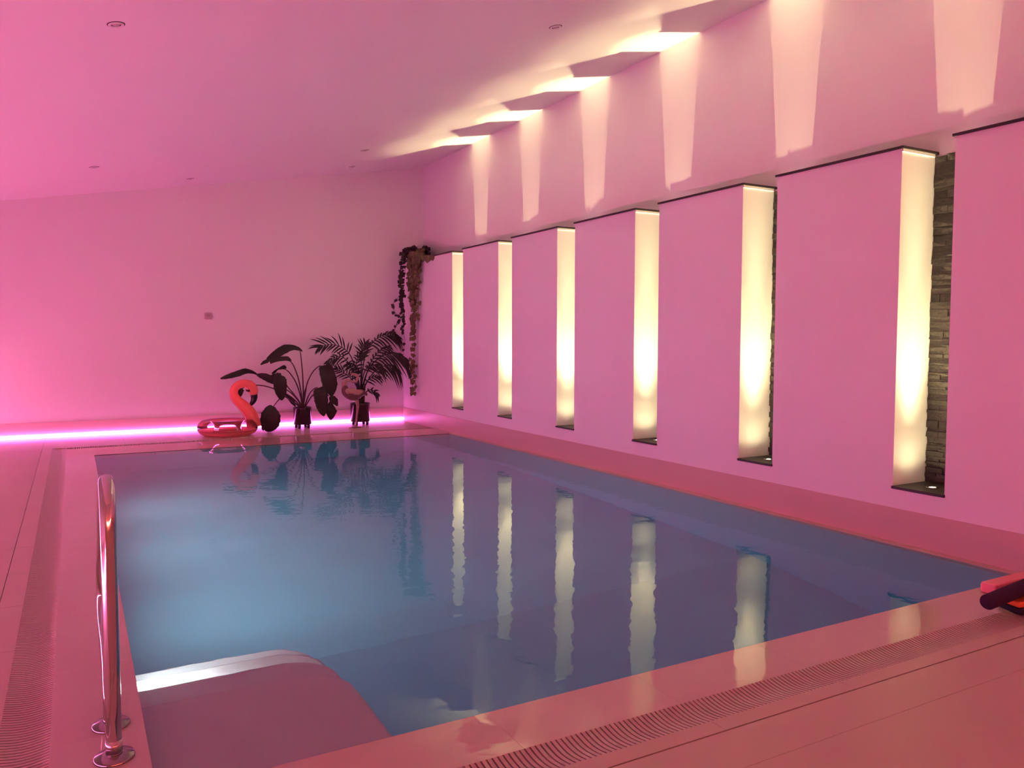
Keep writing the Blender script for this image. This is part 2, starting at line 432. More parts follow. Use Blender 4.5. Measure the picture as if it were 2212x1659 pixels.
# ------------------------------------------------------------------ pool
D = 1.2
pool = thing('pool_basin', 'sunken pool basin with pale blue lining below the wet coping', 'pool', (PX0, PY0, -D))
p = MB()
w = 0.1
YK, DN = 4.05, 1.55
p.add([(PX0-w, PY0-w, -DN), (PX1+w, PY0-w, -DN), (PX1+w, YK, -D), (PX0-w, YK, -D), (PX1+w, PY1+w, -D), (PX0-w, PY1+w, -D),
       (PX0-w, PY0-w, -DN-w), (PX1+w, PY0-w, -DN-w), (PX1+w, PY1+w, -DN-w), (PX0-w, PY1+w, -DN-w)],
      [(0,1,2,3), (3,2,4,5), (6,9,8,7), (6,7,1,0), (7,8,4,2,1), (8,9,5,4), (9,6,0,3,5)])
p.box(PX0-w, PY0-w, -DN, PX0, PY1+w, -0.06); p.box(PX1, PY0-w, -DN, PX1+w, PY1+w, -0.06)
p.box(PX0, PY0-w, -DN, PX1, PY0, -0.06); p.box(PX0, PY1, -D, PX1, PY1+w, -0.06)
p.build('lining', M['liner'], pool)
# waterline band on the far wall
tb = MB(); n = 7
for i in range(n):
    a = PX0 + (PX1-PX0)*i/n; b = PX0 + (PX1-PX0)*(i+1)/n
    tb.box(a+0.003, PY1-0.012, -0.215, b-0.003, PY1-0.001, -0.03)
tb.build('tile_band', M['pool_tile'], pool)
gb = MB(); gb.box(PX0+0.001, PY1-0.007, -0.222, PX1-0.001, PY1-0.0012, -0.002); gb.build('grout_band', M['grout'], pool)
# corner steps
def step_mb(x1, y1, z, r):
    pts = [(PX0+0.001, PY0+0.001), (x1, PY0+0.001)]
    for i in range(9):
        a = -0.0 + (PI/2)*i/8
        pts.append((x1 - r + r*math.cos(a), y1 - r + r*math.sin(a)))
    pts.append((PX0+0.001, y1)); n_ = len(pts)
    mb = MB()
    mb.add([(x, y, -DN) for x, y in pts] + [(x, y, z) for x, y in pts], [tuple(range(n_-1,-1,-1)), tuple(range(n_, 2*n_))] + [(i, (i+1)%n_, n_+(i+1)%n_, n_+i) for i in range(n_)])
    return mb
for i, (x1, y1, z) in enumerate([(0.875, 2.97, -0.17), (0.88, 3.21, -0.28), (0.885, 3.42, -0.40), (0.89, 3.61, -0.53)]):
    step_mb(x1 + i*0.004, y1, z, 0.2).build('step', M['step'], pool, bevel=0.012)
for yl in (4.80, 6.10, 7.40):
    lamp = thing('underwater_lamp', 'round underwater lamp low in the left pool wall at %s' % {4.80: 'the step end', 6.10: 'mid length', 7.40: 'the far end'}[yl], 'pool lamp', (PX0, yl, -0.30), 'underwater lamps')
    r = MB(); r.lathe([(0.0, 0.0), (0.10, 0.0), (0.10, 0.012), (0.085, 0.02), (0.08, 0.012)], (PX0, yl, -0.30), 28, axis=(1,0,0)); r.build('rim', M['steel'], lamp)
    l = MB(); l.lathe([(0.0001, 0.018), (0.05, 0.016), (0.08, 0.010)], (PX0, yl, -0.30), 24, axis=(1,0,0)); l.build('lens', M['pool_lens'], lamp)
    a = light('glow', 'AREA', (PX0+0.03, yl, -0.30), 8.8, (1.0, 0.97, 0.93), lamp, shape='DISK', size=0.15, spread=math.radians(160))
    a.rotation_euler = (0, -PI/2 + 0.28, 0)
sl = thing('step_lamp', 'small lamp under water beside the lower pool steps', 'pool lamp', (PX0, 3.36, -0.335))
r = MB(); r.lathe([(0.0, 0.0), (0.035, 0.0), (0.035, 0.006), (0.028, 0.009), (0.026, 0.006)], (PX0, 3.36, -0.335), 24, axis=(1,0,0)); r.build('rim', M['steel'], sl)
l = MB(); l.lathe([(0.0001, 0.008), (0.015, 0.007), (0.026, 0.005)], (PX0, 3.36, -0.335), 20, axis=(1,0,0)); l.build('lens', M['pool_lens'], sl)
a = light('glow', 'AREA', (PX0+0.015, 3.36, -0.335), 4.0, (1.0, 1.0, 0.95), sl, shape='DISK', size=0.05); a.rotation_euler = (0, -PI/2 + 0.35, 0)
wa = MB(); e_ = 0.004; a0, a1, b0, b1 = PX0-e_, PX1+e_, PY0-e_, PY1+e_
wa.add([(a0,b0,-DN-e_),(a1,b0,-DN-e_),(a1,YK,-D-e_),(a0,YK,-D-e_),(a1,b1,-D-e_),(a0,b1,-D-e_),(a0,b0,-e_),(a1,b0,-e_),(a1,b1,-e_),(a0,b1,-e_)],
       [(0,3,2,1),(3,5,4,2),(6,7,8,9),(0,1,7,6),(1,2,4,8,7),(4,5,9,8),(5,3,0,6,9)])
tag(wa.build('pool_water', M['water']), 'calm blue pool water mirroring the lit niches and plants', 'water', kind='stuff')

# ------------------------------------------------------------------ overflow grates
def grate(label, axis, lo, hi, c0, c1):
    t = thing('overflow_grate', label, 'drain grate', ((c0 if axis == 'y' else lo), (lo if axis == 'y' else c0), 0), 'overflow grates round the pool')
    ch = MB(); bm_ = MB(); pitch = 0.018; bw = 0.0125; n = int((hi-lo)/pitch); S = 6
    def P(u, v, z): return (v, u, z) if axis == 'y' else (u, v, z)
    if axis == 'y': ch.box(c0, lo, -0.13, c1, hi, -0.055)
    else: ch.box(lo, c0, -0.13, hi, c1, -0.055)
    for i in range(n):
        u0 = lo + i*pitch; u1 = u0 + bw
        vs = []
        for k in range(S+1):
            s = k/S; v = c0 + (c1-c0)*s; z = -0.0095*math.sin(PI*s)
            vs += [P(u0,v,z), P(u1,v,z), P(u1,v,z-0.02), P(u0,v,z-0.02)]
        fs = []
        for k in range(S):
            for q in range(4):
                a, b2 = k*4+q, k*4+(q+1)%4
                fs.append((a, b2, b2+4, a+4) if axis == 'x' else (a, a+4, b2+4, b2))
        bm_.add(vs, fs)
    ch.build('channel', M['channel'], t); bm_.build('slats', M['bars'], t)
grate('beige slotted overflow grate along the near edge of the pool', 'x', gx1, WX-0.011, gy0, gy1)
grate('beige slotted overflow grate along the left edge beside the handrail', 'y', gy0, by1, gx0, gx1)
grate('beige slotted overflow grate along the far edge by the plants', 'x', gx1, WX-0.011, by0, by1)

# ------------------------------------------------------------------ led strips
def led(label, pts, m_):
    t = thing('light_strip', label, 'light strip', pts[0], 'light strips along the wall foot')
    s = MB(); n = max(2, int((V(pts[1])-V(pts[0])).length/0.5))
    s.tube([V(pts[0]).lerp(V(pts[1]), i/n) for i in range(n+1)], 0.024, 8); s.build('tube', m_, t)
    return t
led('glowing pink light strip along the foot of the back wall', [(XL+0.05, YB-0.036, 0.036), (WX-0.022, YB-0.036, 0.036)], M['led'])
led('glowing pink light strip along the foot of the left wall', [(XL+0.036, 0.8, 0.036), (XL+0.036, YB-0.08, 0.036)], M['led_left'])
led('added rose fill light strip, unseen, along the foot of the near wall', [(XL+0.1, YN+0.036, 0.036), (WX-0.05, YN+0.036, 0.036)], M['led_fill'])  # unseen fill light, added to redden the foreground

# ------------------------------------------------------------------ handrail
hx = 0.074
hr = thing('handrail', 'polished steel handrail bolted to the coping beside the pool steps', 'handrail', (hx, 2.49, 0))
path = [(hx,2.49,0.0),(hx,2.49,0.2),(hx,2.49,0.45),(hx,2.49,0.69),(hx,2.505,0.75),(hx,2.55,0.785),(hx,2.61,0.775),(hx,2.70,0.715),(hx,2.86,0.605),(hx,3.06,0.47),(hx,3.22,0.37),(hx,3.30,0.30),(hx,3.315,0.23),(hx,3.26,0.17),(hx,3.14,0.145),(hx,2.95,0.14),(hx,2.80,0.132),(hx,2.735,0.112),(hx,2.71,0.085),(hx,2.708,0.06),(hx,2.708,0.0)]
s = MB(); s.tube(catmull(path, 5), 0.0215, 20); s.build('tube', M['chrome'], hr)
for yy in (2.49, 2.708):
    s = MB(); s.lathe([(0.022,0.016),(0.030,0.016),(0.036,0.012),(0.052,0.009),(0.055,0.004),(0.055,0.0005)], (hx, yy, 0), 32); s.build('flange', M['flange'], hr)
s = MB(); s.lathe([(0.0215,0.055),(0.0228,0.055),(0.0228,0.020),(0.0215,0.020)], (hx, 2.49, 0), 28); s.build('collar', M['steel'], hr)

# ------------------------------------------------------------------ downlights and switch
slope = math.atan(0.176)
for (x, y, r, lab) in [(0.26,5.10,0.042,'round recessed ceiling spotlight at the upper left'),(3.15,5.04,0.042,'round recessed ceiling spotlight above the middle of the pool near the lit niches'),
        (0.24,9.35,0.042,'round recessed ceiling spotlight far left near the back wall'),(3.15,9.38,0.042,'round recessed ceiling spotlight far right near the first ceiling glow'),
        (3.35,10.50,0.036,'round recessed ceiling spotlight closest to the back right corner'),(1.31,10.50,0.036,'round recessed ceiling spotlight just above the middle of the back wall')]:
    z = ceil_z(x); ax = V((math.sin(slope), 0, -math.cos(slope)))
    t = thing('ceiling_spotlight', lab, 'ceiling light', (x, y, z), 'recessed ceiling spotlights')
    s = MB(); s.lathe([(r*0.66,0.0),(r*0.70,0.007),(r*0.92,0.008),(r*1.0,0.004),(r*1.03,-0.002)], (x,y,z), 32, axis=ax); s.build('rim', M['dl_rim'], t)
    s = MB(); s.lathe([(r*1.0,0.002),(r*1.10,0.0032),(r*1.17,-0.001)], (x,y,z), 32, axis=ax); s.build('gasket', M['dl_dark'], t)
    s = MB(); s.lathe([(r*0.68,0.003),(r*0.52,0.003),(r*0.50,0.0022)], (x,y,z), 32, axis=ax); s.build('baffle', M['dl_dark'], t)
    s = MB(); s.lathe([(r*0.52,0.003),(r*0.3,0.008),(0.0001,0.010)], (x,y,z), 32, axis=ax); s.build('lamp', M['dl_lens'], t)
sw = thing('thermostat', 'small grey square thermostat on the bare back wall', 'thermostat', (1.56, YB, 1.505))
s = MB(); s.box(1.515, YB-0.022, 1.462, 1.605, YB, 1.552); s.build('casing', M['switch'], sw, bevel=0.006)
s = MB(); s.box(1.532, YB-0.025, 1.50, 1.588, YB-0.0215, 1.535); s.build('display', mat('grey_display', (0.46,0.36,0.36), 0.2), sw)
s = MB(); s.lathe([(0.0001,0.008),(0.007,0.007),(0.0085,0.0)], (1.56, YB-0.022, 1.481), 16, axis=(0,-1,0)); s.build('dial', M['switch'], sw)

# ------------------------------------------------------------------ inflatable flamingo
def px(p_, y): return on_y(p_[0], p_[1], y)
FX, FY = 1.685, 10.45
fl_ = thing('flamingo_float', 'coral inflatable flamingo swim ring on the far deck by the light strip', 'pool float', (FX, FY, 0))
R, rt = 0.262, 0.102
def torus(a0, a1, n=14, squash=0.92):
    mb = MB(); seg = 56; vs = []; fs = []
    for i in range(seg):
        a = 2*PI*i/seg
        for k in range(n+1):
            b = a0 + (a1-a0)*k/n
            rr = R + rt*math.cos(b); wr_ = 0.0016*math.sin(a*23)*math.sin(b)
            vs.append((FX + rr*math.cos(a), FY + rr*math.sin(a), 0.004 + rt*squash + (rt+wr_)*squash*math.sin(b)))
    for i in range(seg):
        for k in range(n):
            p0 = i*(n+1)+k; p1 = ((i+1)%seg)*(n+1)+k
            fs.append((p0, p1, p1+1, p0+1))
    return mb.add(vs, fs, True)
torus(-PI+0.38, -0.38).build('ring_bottom', M['coral'], fl_)
o = torus(-0.38, PI+0.38).build('ring_top', M['clear'], fl_); o['label'] = 'clear vinyl upper half'
s = MB(); s.tube([(FX+(R+rt*0.93)*math.cos(2*PI*i/48), FY+(R+rt*0.93)*math.sin(2*PI*i/48), 0.004+rt*0.92*0.63) for i in range(49)], 0.0035, 6); s.build('seam', M['clear'], fl_)
NY = FY - 0.05
npx = [(549,921),(546,908),(540,893),(527,877.5),(513,865),(505,852),(507,839),(516.5,831),(529,828.5),(540,833),(546.5,843),(547.5,853)]
nr = [0.092,0.086,0.080,0.070,0.058,0.053,0.050,0.050,0.052,0.062,0.063,0.045]
pts, rr = catmull([px(q, NY) for q in npx], 5, nr)
s = MB(); s.tube(pts, rr, 20); s.build('neck', M['coral'], fl_)
pts, rr = catmull([px(q, NY) for q in [(548,850),(549,858),(547.5,865.5),(543,872.5),(537.5,878)]], 5, [0.047,0.042,0.036,0.026,0.006])
s = MB(); s.tube(pts, rr, 16); s.build('beak', M['black_vinyl'], fl_)
for sg in (-1, 1):
    c = px((535.5, 843.5), NY); s = MB(); s.ball((c.x, NY + sg*0.050, c.z), 0.017, sc=(1,0.55,1)); s.build('eye', M['eye'], fl_)
# seam flap down the back of the neck
fp = [px(q, NY) for q in [(499,846),(497,856),(500.5,866),(511,879),(521,890),(527,900),(533,915)]]
s = MB(); s.tube(catmull(fp, 5), 0.006, 6); s.build('seam', M['clear'], fl_)

# ------------------------------------------------------------------ potted plants
def planter(parent, c, r, z0, h, legpos):
    mb = MB(); mb.lathe([(0.0001,z0),(r*0.94,z0),(r*0.98,z0+0.010),(r,z0+h-0.02),(r*1.02,z0+h),(r*0.93,z0+h),(r*0.92,z0+h-0.03),(0.0001,z0+h-0.035)], (c[0],c[1],0), 40)
    pot = mb.build('planter', M['planter'], parent)
    for a in legpos:
        x = c[0]+r*0.78*math.cos(a); y = c[1]+r*0.78*math.sin(a)
        g = MB(); g.tube([(x,y,0.0),(x,y,z0+0.01)], [0.018,0.024], 14); g.build('foot', M['planter'], pot)
    so = MB(); so.lathe([(r*0.92,z0+h-0.03),(r*0.5,z0+h-0.018),(0.0001,z0+h-0.012)], (c[0],c[1],0), 24); so.build('soil', M['soil'], pot)
    return pot
BY = 10.78
bc = px((653.5, 900), BY)
bp_ = thing('bird_of_paradise_plant', 'tall potted plant with long drooping paddle leaves in a dark footed pot', 'potted plant', (bc.x, BY, 0))
planter(bp_, (bc.x, BY), 0.122, 0.052, 0.235, [0.9, 2.4, 4.0, 5.4])
BASE = V((bc.x, BY, 0.24))
def stem(pxs, dys, r0=0.0105, r1=0.006, base=None):
    pts = [V((BASE.x + (base or 0), BY, 0.22))] + [px(q, BY+d) for q, d in zip(pxs, dys)]
    pp = catmull(pts, 6); n = len(pp)
    s = MB(); s.tube(pp, [r0+(r1-r0)*i/(n-1) for i in range(n)], 8); s.build('stem', M['stem'], bp_)
def leaf(pxs, dys, ws, nrm=(0,-1,0.25), fold=0.18, curl=0.0, wob=0.02):
    pts, ww = catmull([px(q, BY+d) for q, d in zip(pxs, dys)], 5, [w_*0.00625 for w_ in ws])
    s = MB(); s.blade(pts, ww, nrm, fold, 4, curl, wob, 0.04)
    o = s.build('leaf', M['leaf'], bp_, solid=0.0015)
    mr = MB(); N = V(nrm).normalized(); mr.tube([p_ - N*0.002 for p_ in pts], [0.0045*(1-0.8*i/len(pts)) for i in range(len(pts))], 6); mr.build('midrib', M['stem'], o)
# A
stem([(655,860),(654,815),(650,770),(648,759)], [0,-.02,-.05,-.06]); leaf([(653,759),(645,754),(632,751),(616,754),(600,763),(586,771),(576,776)], [-.06,-.06,-.07,-.08,-.1,-.1,-.1], [1,4,6,9.5,9,6,1.5], (0.15,-1,0.35))
# B
stem([(652,860),(645,820),(635,792),(628,781)], [0,-.05,-.12,-.15]); leaf([(628.5,780),(621,775),(610,775),(598,776.5),(588,778.5),(582,780)], [-.15,-.16,-.17,-.18,-.18,-.18], [2,5,5,5,6,7], (0.1,-1,0.3)); leaf([(583,778.5),(577,780),(570,783),(563,788)], [-.18]*4, [1,4,3.5,1], (0.1,-1,0.1))
# C
stem([(650,860),(640,828),(626,806),(615,797)], [0,.05,.1,.12]); leaf([(616,797),(613,793),(606,795),(599,798),(593,803),(587,807)], [.12]*6, [3,5,3,1.5,3,1], (0,-1,-0.2), 0.5)
# D
stem([(648,872),(630,850),(605,833),(580,815),(556,809)], [0,.06,.1,.1,.08]); leaf([(556,809),(545,804),(530,802),(515,807),(498,812),(484,816),(476,818)], [.08,.05,0,-.05,-.08,-.1,-.1], [1,3.5,6,6.5,5.5,3.5,1], (0,-1,0.35))
leaf([(554,809),(562,811),(572,814),(583,819),(592,824),(597,828)], [.0,-.03,-.06,-.08,-.1,-.1], [1,5,7.5,8.5,7,4], (0.1,-1,0.1))
# E big drooping
stem([(649,872),(635,852),(621,835),(612,818),(606,811)], [0,-.1,-.2,-.26,-.28]); leaf([(607,810),(605,816),(604,826),(605,838),(607,850),(608.5,860),(609,865)], [-.28,-.3,-.31,-.31,-.30,-.29,-.28], [9,13.5,14.5,13.8,11,6,0.4], (0.1,-1,0))
leaf([(585,816),(592,812.5),(600,810),(607,807)], [-.25]*4, [4,5,4,1.5], (0.1,-1,0.3))
# F low leaf touching the deck
stem([(649,880),(630,866),(612,856),(600,866),(591,878)], [0,-.08,-.18,-.27,-.3]); leaf([(590,877.5),(587,884),(585,895),(583.5,908),(582.5,919),(581.5,928),(581,933)], [-.3,-.31,-.32,-.32,-.31,-.3,-.29], [5,13,19.5,20.5,18.5,11,2], (-0.05,-1,0.05), 0.12)
leaf([(573,915),(569,921),(568,927),(570,930)], [-.31]*4, [4,4,2.5,0.6], (0,-1,0), 0.1)
# G arched stem behind the float
stem([(647,876),(628,857),(600,843),(572,834),(550,832.5),(530,836),(520,842)], [0,.1,.15,.15,.15,.15,.15]); leaf([(524,840),(519,845),(516,851),(514,858),(514,864)], [.15]*5, [4,7,7,5,1.5], (0.2,-1,0))
# H upper right
stem([(658,860),(663,830),(674,806),(686,793),(693,790)], [0,-.05,-.12,-.16,-.18]); leaf([(701,789),(703,794),(706,806),(710,820),(713,834),(715.5,846),(717,856)], [-.18,-.2,-.22,-.23,-.22,-.21,-.2], [10,14.5,16,17,16,10,1.2], (-0.05,-1,0.05), 0.15)
# I lower right
stem([(660,872),(668,852),(678,840),(686,837)], [0,-.12,-.2,-.24]); leaf([(688,838),(690,843),(692,853),(694,866),(696,880),(698,891),(700,899)], [-.24,-.26,-.28,-.28,-.27,-.26,-.25], [8,13,15,14.5,12,7.5,0.8], (-0.1,-1,0.05), 0.15)
# J split leaf
stem([(661,876),(672,858),(682,850),(700,848),(711,856)], [0,-.06,-.1,-.12,-.14]); leaf([(712,857),(717,861),(723,867),(729,877)], [-.14,-.15,-.16,-.16], [2,8,8,1], (-0.1,-1,0)); leaf([(713,868),(714,878),(715,889),(715,900),(714.5,907)], [-.14,-.16,-.17,-.16,-.15], [2,8,12.5,7,1], (-0.1,-1,0))
# K low folded leaf behind
leaf([(617,852),(625,861),(632,869),(638,878)], [.03,.02,.01,0], [1.5,4,5,1], (0,-1,0.2), 0.5)
stem([(656,862),(658,846),(661,836),(663,826)], [0.02,.03,.04,.05], 0.012, 0.003)

PYD = 10.80
pc = px((778, 900), PYD)
pl = thing('kentia_palm', 'bushy dark palm with arching feathery fronds in a dark pot by the corner', 'potted palm', (pc.x, PYD, 0))
planter(pl, (pc.x, PYD), 0.138, 0.05, 0.262, [0.8, 2.3, 3.9, 5.5])
prnd = random.Random(11)
def frond(pxs, dys, Lu, Ld, n=12, start=0.35, wpx=2.1, droop=0.5, base=0.0):
    """rachis through image-plane points; leaflets of length Lu above it and Ld below it"""
    pts = [V((pc.x + base, PYD, 0.28))] + [px(q, PYD+d) for q, d in zip(pxs, dys)]
    pp = catmull(pts, 7); N = len(pp)
    mb = MB(); mb.tube(pp, [0.009*(1-0.8*i/(N-1))+0.0015 for i in range(N)], 6)
    for j in range(n):
        t = start + (1-start)*j/(n-1); i = min(N-2, int(t*(N-1))); P_ = pp[i].lerp(pp[i+1], t*(N-1)-i)
        Tn = (pp[i+1]-pp[i]).normalized(); u = (t-start)/(1-start)
        side = Tn.cross(V((0,-1,0.15))).normalized()
        if side.z < 0: side = -side
        env = 0.55+0.6*math.sin(PI*min(1, u*0.8+0.15))
        for sg, L in ((1, Lu), (-1, Ld)):
            ln = L*0.00625*env*prnd.uniform(0.82, 1.18)
            d = (side*sg*(1-0.5*u) + Tn*(0.65+0.6*u) + V((prnd.uniform(-.15,.15), prnd.uniform(-.45,.15), prnd.uniform(-.12,.12)))).normalized()
            dr = droop*prnd.uniform(0.6, 1.4)
            q = [P_ + d*(ln*s_) + V((0,0,-1))*(dr*ln*s_*s_) for s_ in (0,.2,.42,.64,.84,1.0)]
            ww = [wpx*0.00625*k_ for k_ in (0.35,0.9,1.0,0.75,0.42,0.04)]
            mb.blade(q, ww, (0.25*sg,-0.9,0.3), 0.25, 1)
    mb.v = [(min(v_[0], WX-0.03), min(v_[1], YB-0.03), v_[2]) for v_ in mb.v]
    mb.build('frond', M['palm'], pl)
frond([(776,840),(769,800),(759,772),(747,756),(728,746),(705,745),(690,750)], [0,-.02,-.05,-.1,-.14,-.18,-.2], 40, 25, 12, .5, 2.0, .22, -.03)
frond([(780,840),(783,800),(790,765),(803,742),(822,727),(842,722),(860,728)], [0,.03,.05,.08,.1,.1,.1], 16, 30, 13, .55, 2.1, .55, .02)
frond([(782,845),(790,812),(805,786),(826,769),(846,764),(864,768),(878,777)], [0,-.05,-.1,-.15,-.2,-.22,-.22], 14, 40, 15, .5, 2.1, .6, .03)
frond([(775,850),(766,815),(754,786),(738,770),(722,772),(708,782)], [0,-.08,-.15,-.2,-.23,-.25], 16, 24, 9, .5, 1.8, .4, -.03)
frond([(779,840),(780,800),(781,775),(784,757),(788,744)], [0,-.03,-.05,-.08,-.1], 26, 26, 8, .6, 2.3, .15, 0)
frond([(779,850),(783,820),(789,800),(800,790),(816,790),(828,798)], [0,-.1,-.2,-.28,-.32,-.34], 16, 24, 9, .5, 1.9, .5, .02)
frond([(776,855),(768,830),(752,812),(738,803),(728,797)], [0,.06,.12,.15,.18], 24, 20, 8, .5, 1.6, .2, -.02)
frond([(783,862),(790,848),(800,842),(810,845),(815,852)], [0,-.05,-.1,-.14,-.16], 12, 18, 5, .5, 1.9, .4, .05)
frond([(782,858),(789,832),(797,820),(808,814),(818,814)], [0,-.06,-.1,-.13,-.15], 14, 20, 6, .5, 1.8, .45, .04)
frond([(776,850),(772,820),(769,795),(772,775),(780,764)], [0,-.08,-.14,-.18,-.2], 24, 24, 9, .5, 2.0, .4, 0)
frond([(781,850),(788,822),(796,795),(806,775),(822,757),(838,750)], [0,.02,.03,.05,.06,.06], 18, 28, 10, .5, 2.0, .5, .03)
frond([(778,850),(775,825),(772,806),(764,792),(752,786)], [0,-.1,-.18,-.24,-.28], 16, 26, 9, .5, 2.0, .5, 0)
frond([(784,845),(796,820),(812,800),(834,790),(852,794),(862,803)], [0,-.03,-.06,-.1,-.12,-.12], 12, 34, 12, .5, 2.0, .6, .02)
for bx_, ly in ((-0.03,-0.01),(0.0,-0.03),(0.03,0.0),(0.045,-0.02),(-0.01,0.03)):
    s = MB(); s.tube([(pc.x+bx_, PYD+ly, 0.26), (pc.x+bx_*1.1, PYD+ly, 0.42), (pc.x+bx_*1.5, PYD+ly*1.4, 0.58)], [0.016,0.015,0.010], 10); s.build('stem', M['trunk'], pl)

# ------------------------------------------------------------------ standing flamingo ornament
SY = 10.46
st = thing('flamingo_ornament', 'standing painted metal flamingo ornament in front of the palm pot', 'ornament', (px((768,925), SY).x, SY, 0))
Z = lambda x, y: (660 + x/6.635, 690 + y/6.635)
body = [(640,775),(690,785),(735,800),(748,840),(728,885),(690,896),(640,880),(596,872),(560,895),(556,960),(580,1020),(640,1060),(710,1062),(780,1040),(830,1040),(868,1075)]
brad = [.010,.018,.022,.018,.016,.015,.015,.017,.022,.036,.046,.050,.046,.036,.022,.006]
pts, rr = catmull([px(Z(*q), SY) for q in body], 5, brad)
s = MB(); s.tube(pts, rr, 16, flat=0.8)
ob = s.build('body', M['statue'], st); ob['label'] = 'pale pink neck and body'
pts, rr = catmull([px(Z(*q), SY) for q in [(560,945),(578,1030),(640,1085),(720,1090),(790,1060),(850,1060),(880,1090)]], 5, [.034,.070,.082,.076,.058,.034,.010])
s = MB(); s.tube(pts, rr, 16, flat=0.85); s.build('feathers', M['statue_dark'], st)
wp, ww = catmull([px(Z(*q), SY-0.078) for q in [(575,1045),(600,1035),(650,1040),(710,1052),(770,1045),(825,1030)]], 5, [.012,.042,.058,.056,.034,.004])
s = MB(); s.blade(wp, ww, (0,-1,0), -0.2, 4, 0.1); s.build('wing', M['statue'], st, solid=0.004)
pts, rr = catmull([px(Z(*q), SY) for q in [(650,778),(642,795),(646,815),(655,832)]], 4, [.012,.012,.009,.002])
s = MB(); s.tube(pts, rr, 10); s.build('beak', M['statue_dark'], st)
for i, (hx_, kx, fx, dy) in enumerate([(705,738,712,-.012),(735,758,722,.02)]):
    q = [px(Z(hx_,1100), SY+dy), px(Z(hx_+18,1180), SY+dy), px(Z(kx,1250), SY+dy), px(Z((kx+fx)/2,1400), SY+dy)]
    ft = px(Z(fx,1560), SY+dy); ft.z = 0.006; q.append(ft)
    pts, rr = catmull(q, 4, [.022,.012,.007,.0055,.006])
    s = MB(); s.tube(pts, rr, 10); k_ = px(Z(kx,1250), SY+dy); s.ball(k_, 0.011); lg = s.build('leg', M['statue'], st)
    w_ = MB()
    for a in (-2.5, -1.57, -0.6):
        a2 = a + (0.25 if i else -0.35)
        w_.tube([ft, ft + V((math.cos(a2)*0.05, math.sin(a2)*0.05, 0.004)), ft + V((math.cos(a2)*0.10, math.sin(a2)*0.10, -0.001))], [0.007,0.008,0.004], 8)
    w_.build('foot', M['statue'], lg)

# ------------------------------------------------------------------ trailing ivy on the ledge
iv = thing('trailing_plant', 'trailing heart-leaf plant in a pot on the ledge hanging down the back corner', 'potted plant', (4.42, 10.80, CAP_Z+0.016))
IVC = V((4.42, 10.80, CAP_Z + 0.017))
s = MB(); s.lathe([(0.0001,0.0),(0.085,0.0),(0.095,0.01),(0.115,0.15),(0.12,0.16),(0.108,0.16),(0.10,0.13),(0.0001,0.125)], IVC, 28); s.build('planter', M['planter'], iv)
irnd = random.Random(5)
def heart(mb, p_, d, nrm, L):
    d = V(d).normalized()
    q = [p_ + d*(L*s_) for s_ in (0,.12,.35,.62,.85,1.0)]
    mb.blade(q, [L*k_ for k_ in (0.22,0.42,0.47,0.33,0.14,0.01)], nrm, 0.22, 2)
def vine(pts, n, L, m_, spread=0.03, nrm=(-0.6,-0.8,0.1), r=0.0028, dmin=0.4):
    pp = catmull(pts, 6); N = len(pp)
    mb = MB(); mb.tube(pp, r, 5)
    vo = mb.build('vine', M['vine'], iv)
    lv = MB()
    for j in range(n):
        t = (j + irnd.random())/n; i = min(N-2, int(t*(N-1))); P_ = pp[i].lerp(pp[i+1], t*(N-1)-i)
        P2 = P_ + V((irnd.uniform(-1,0.15)*spread, irnd.uniform(-1,1)*spread, irnd.uniform(-.5,.5)*spread))
        nn = V(nrm) + V((irnd.uniform(-.35,.1), irnd.uniform(-.35,.35), irnd.uniform(-.3,.5)))
        heart(lv, P2, (irnd.uniform(-.5,.2), irnd.uniform(-.6,.6), irnd.uniform(-1.0,-dmin)), nn, L*irnd.uniform(0.7, 1.15))
    lv.build('leaves', m_, vo)
xf = WX - 0.05
def ix(q, x=xf): return on_x(q[0], q[1], x)
# thick curtain of strands over the wall face (olive, painted as warmly lit), tapering down
heads = [(888,556),(893,556),(898,556),(903,556),(908,557)]
tails = [(893,660),(897,850),(896,720),(893,800),(903,690)]
for h_, t_ in zip(heads, tails):
    a = ix(h_); b = ix(t_); mid = ix(((h_[0]*0.35+t_[0]*0.65), (h_[1]+t_[1])/2))
    vine([IVC + V((-0.02, (a.y-10.8)*0.5, 0.16)), V((4.26, a.y, CAP_Z+0.075)), a, mid, b], int(10 + (t_[1]-h_[1])/4.2), 0.066, M['ivy_lit'], 0.035)
for h_, t_ in [((896,565),(893,640)),((902,562),(897,625)),((906,560),(904,610)),((889,562),(886,620)),((900,566),(895,700))]:
    a = ix(h_); b = ix(t_)
    vine([V((4.28, a.y, CAP_Z+0.07)), a, a.lerp(b, .5)+V((-.01,0,0)), b], 26, 0.068, M['ivy_lit'], 0.04)
# short run to the right along the ledge lip
a = ix((905,557)); b = ix((930,560))
vine([V((4.30, a.y, CAP_Z+0.05)), V((4.255, a.y-0.1, CAP_Z+0.03)), V((4.25, b.y, CAP_Z+0.02))], 13, 0.10, M['ivy_lit'], 0.015, dmin=0.8)
# dark bushy crown round the pot
cr = MB()
for j in range(260):
    a = irnd.uniform(0, 2*PI); z = irnd.uniform(0.02, 0.20); rr_ = 0.125 + irnd.uniform(-0.03, 0.02)
    p_ = IVC + V((rr_*math.cos(a)*0.95, rr_*1.25*math.sin(a), z))
    if p_.x > UX - 0.06: continue
    heart(cr, p_, (math.cos(a)*0.5+irnd.uniform(-.3,.3), math.sin(a)*0.5+irnd.uniform(-.3,.3), irnd.uniform(-1,0.25)), (-0.7,-0.7,0.3) if irnd.random() < .6 else (math.cos(a), math.sin(a), .2), 0.06*irnd.uniform(.7,1.2))
cr.build('crown_leaves', M['ivy_dark'], iv)
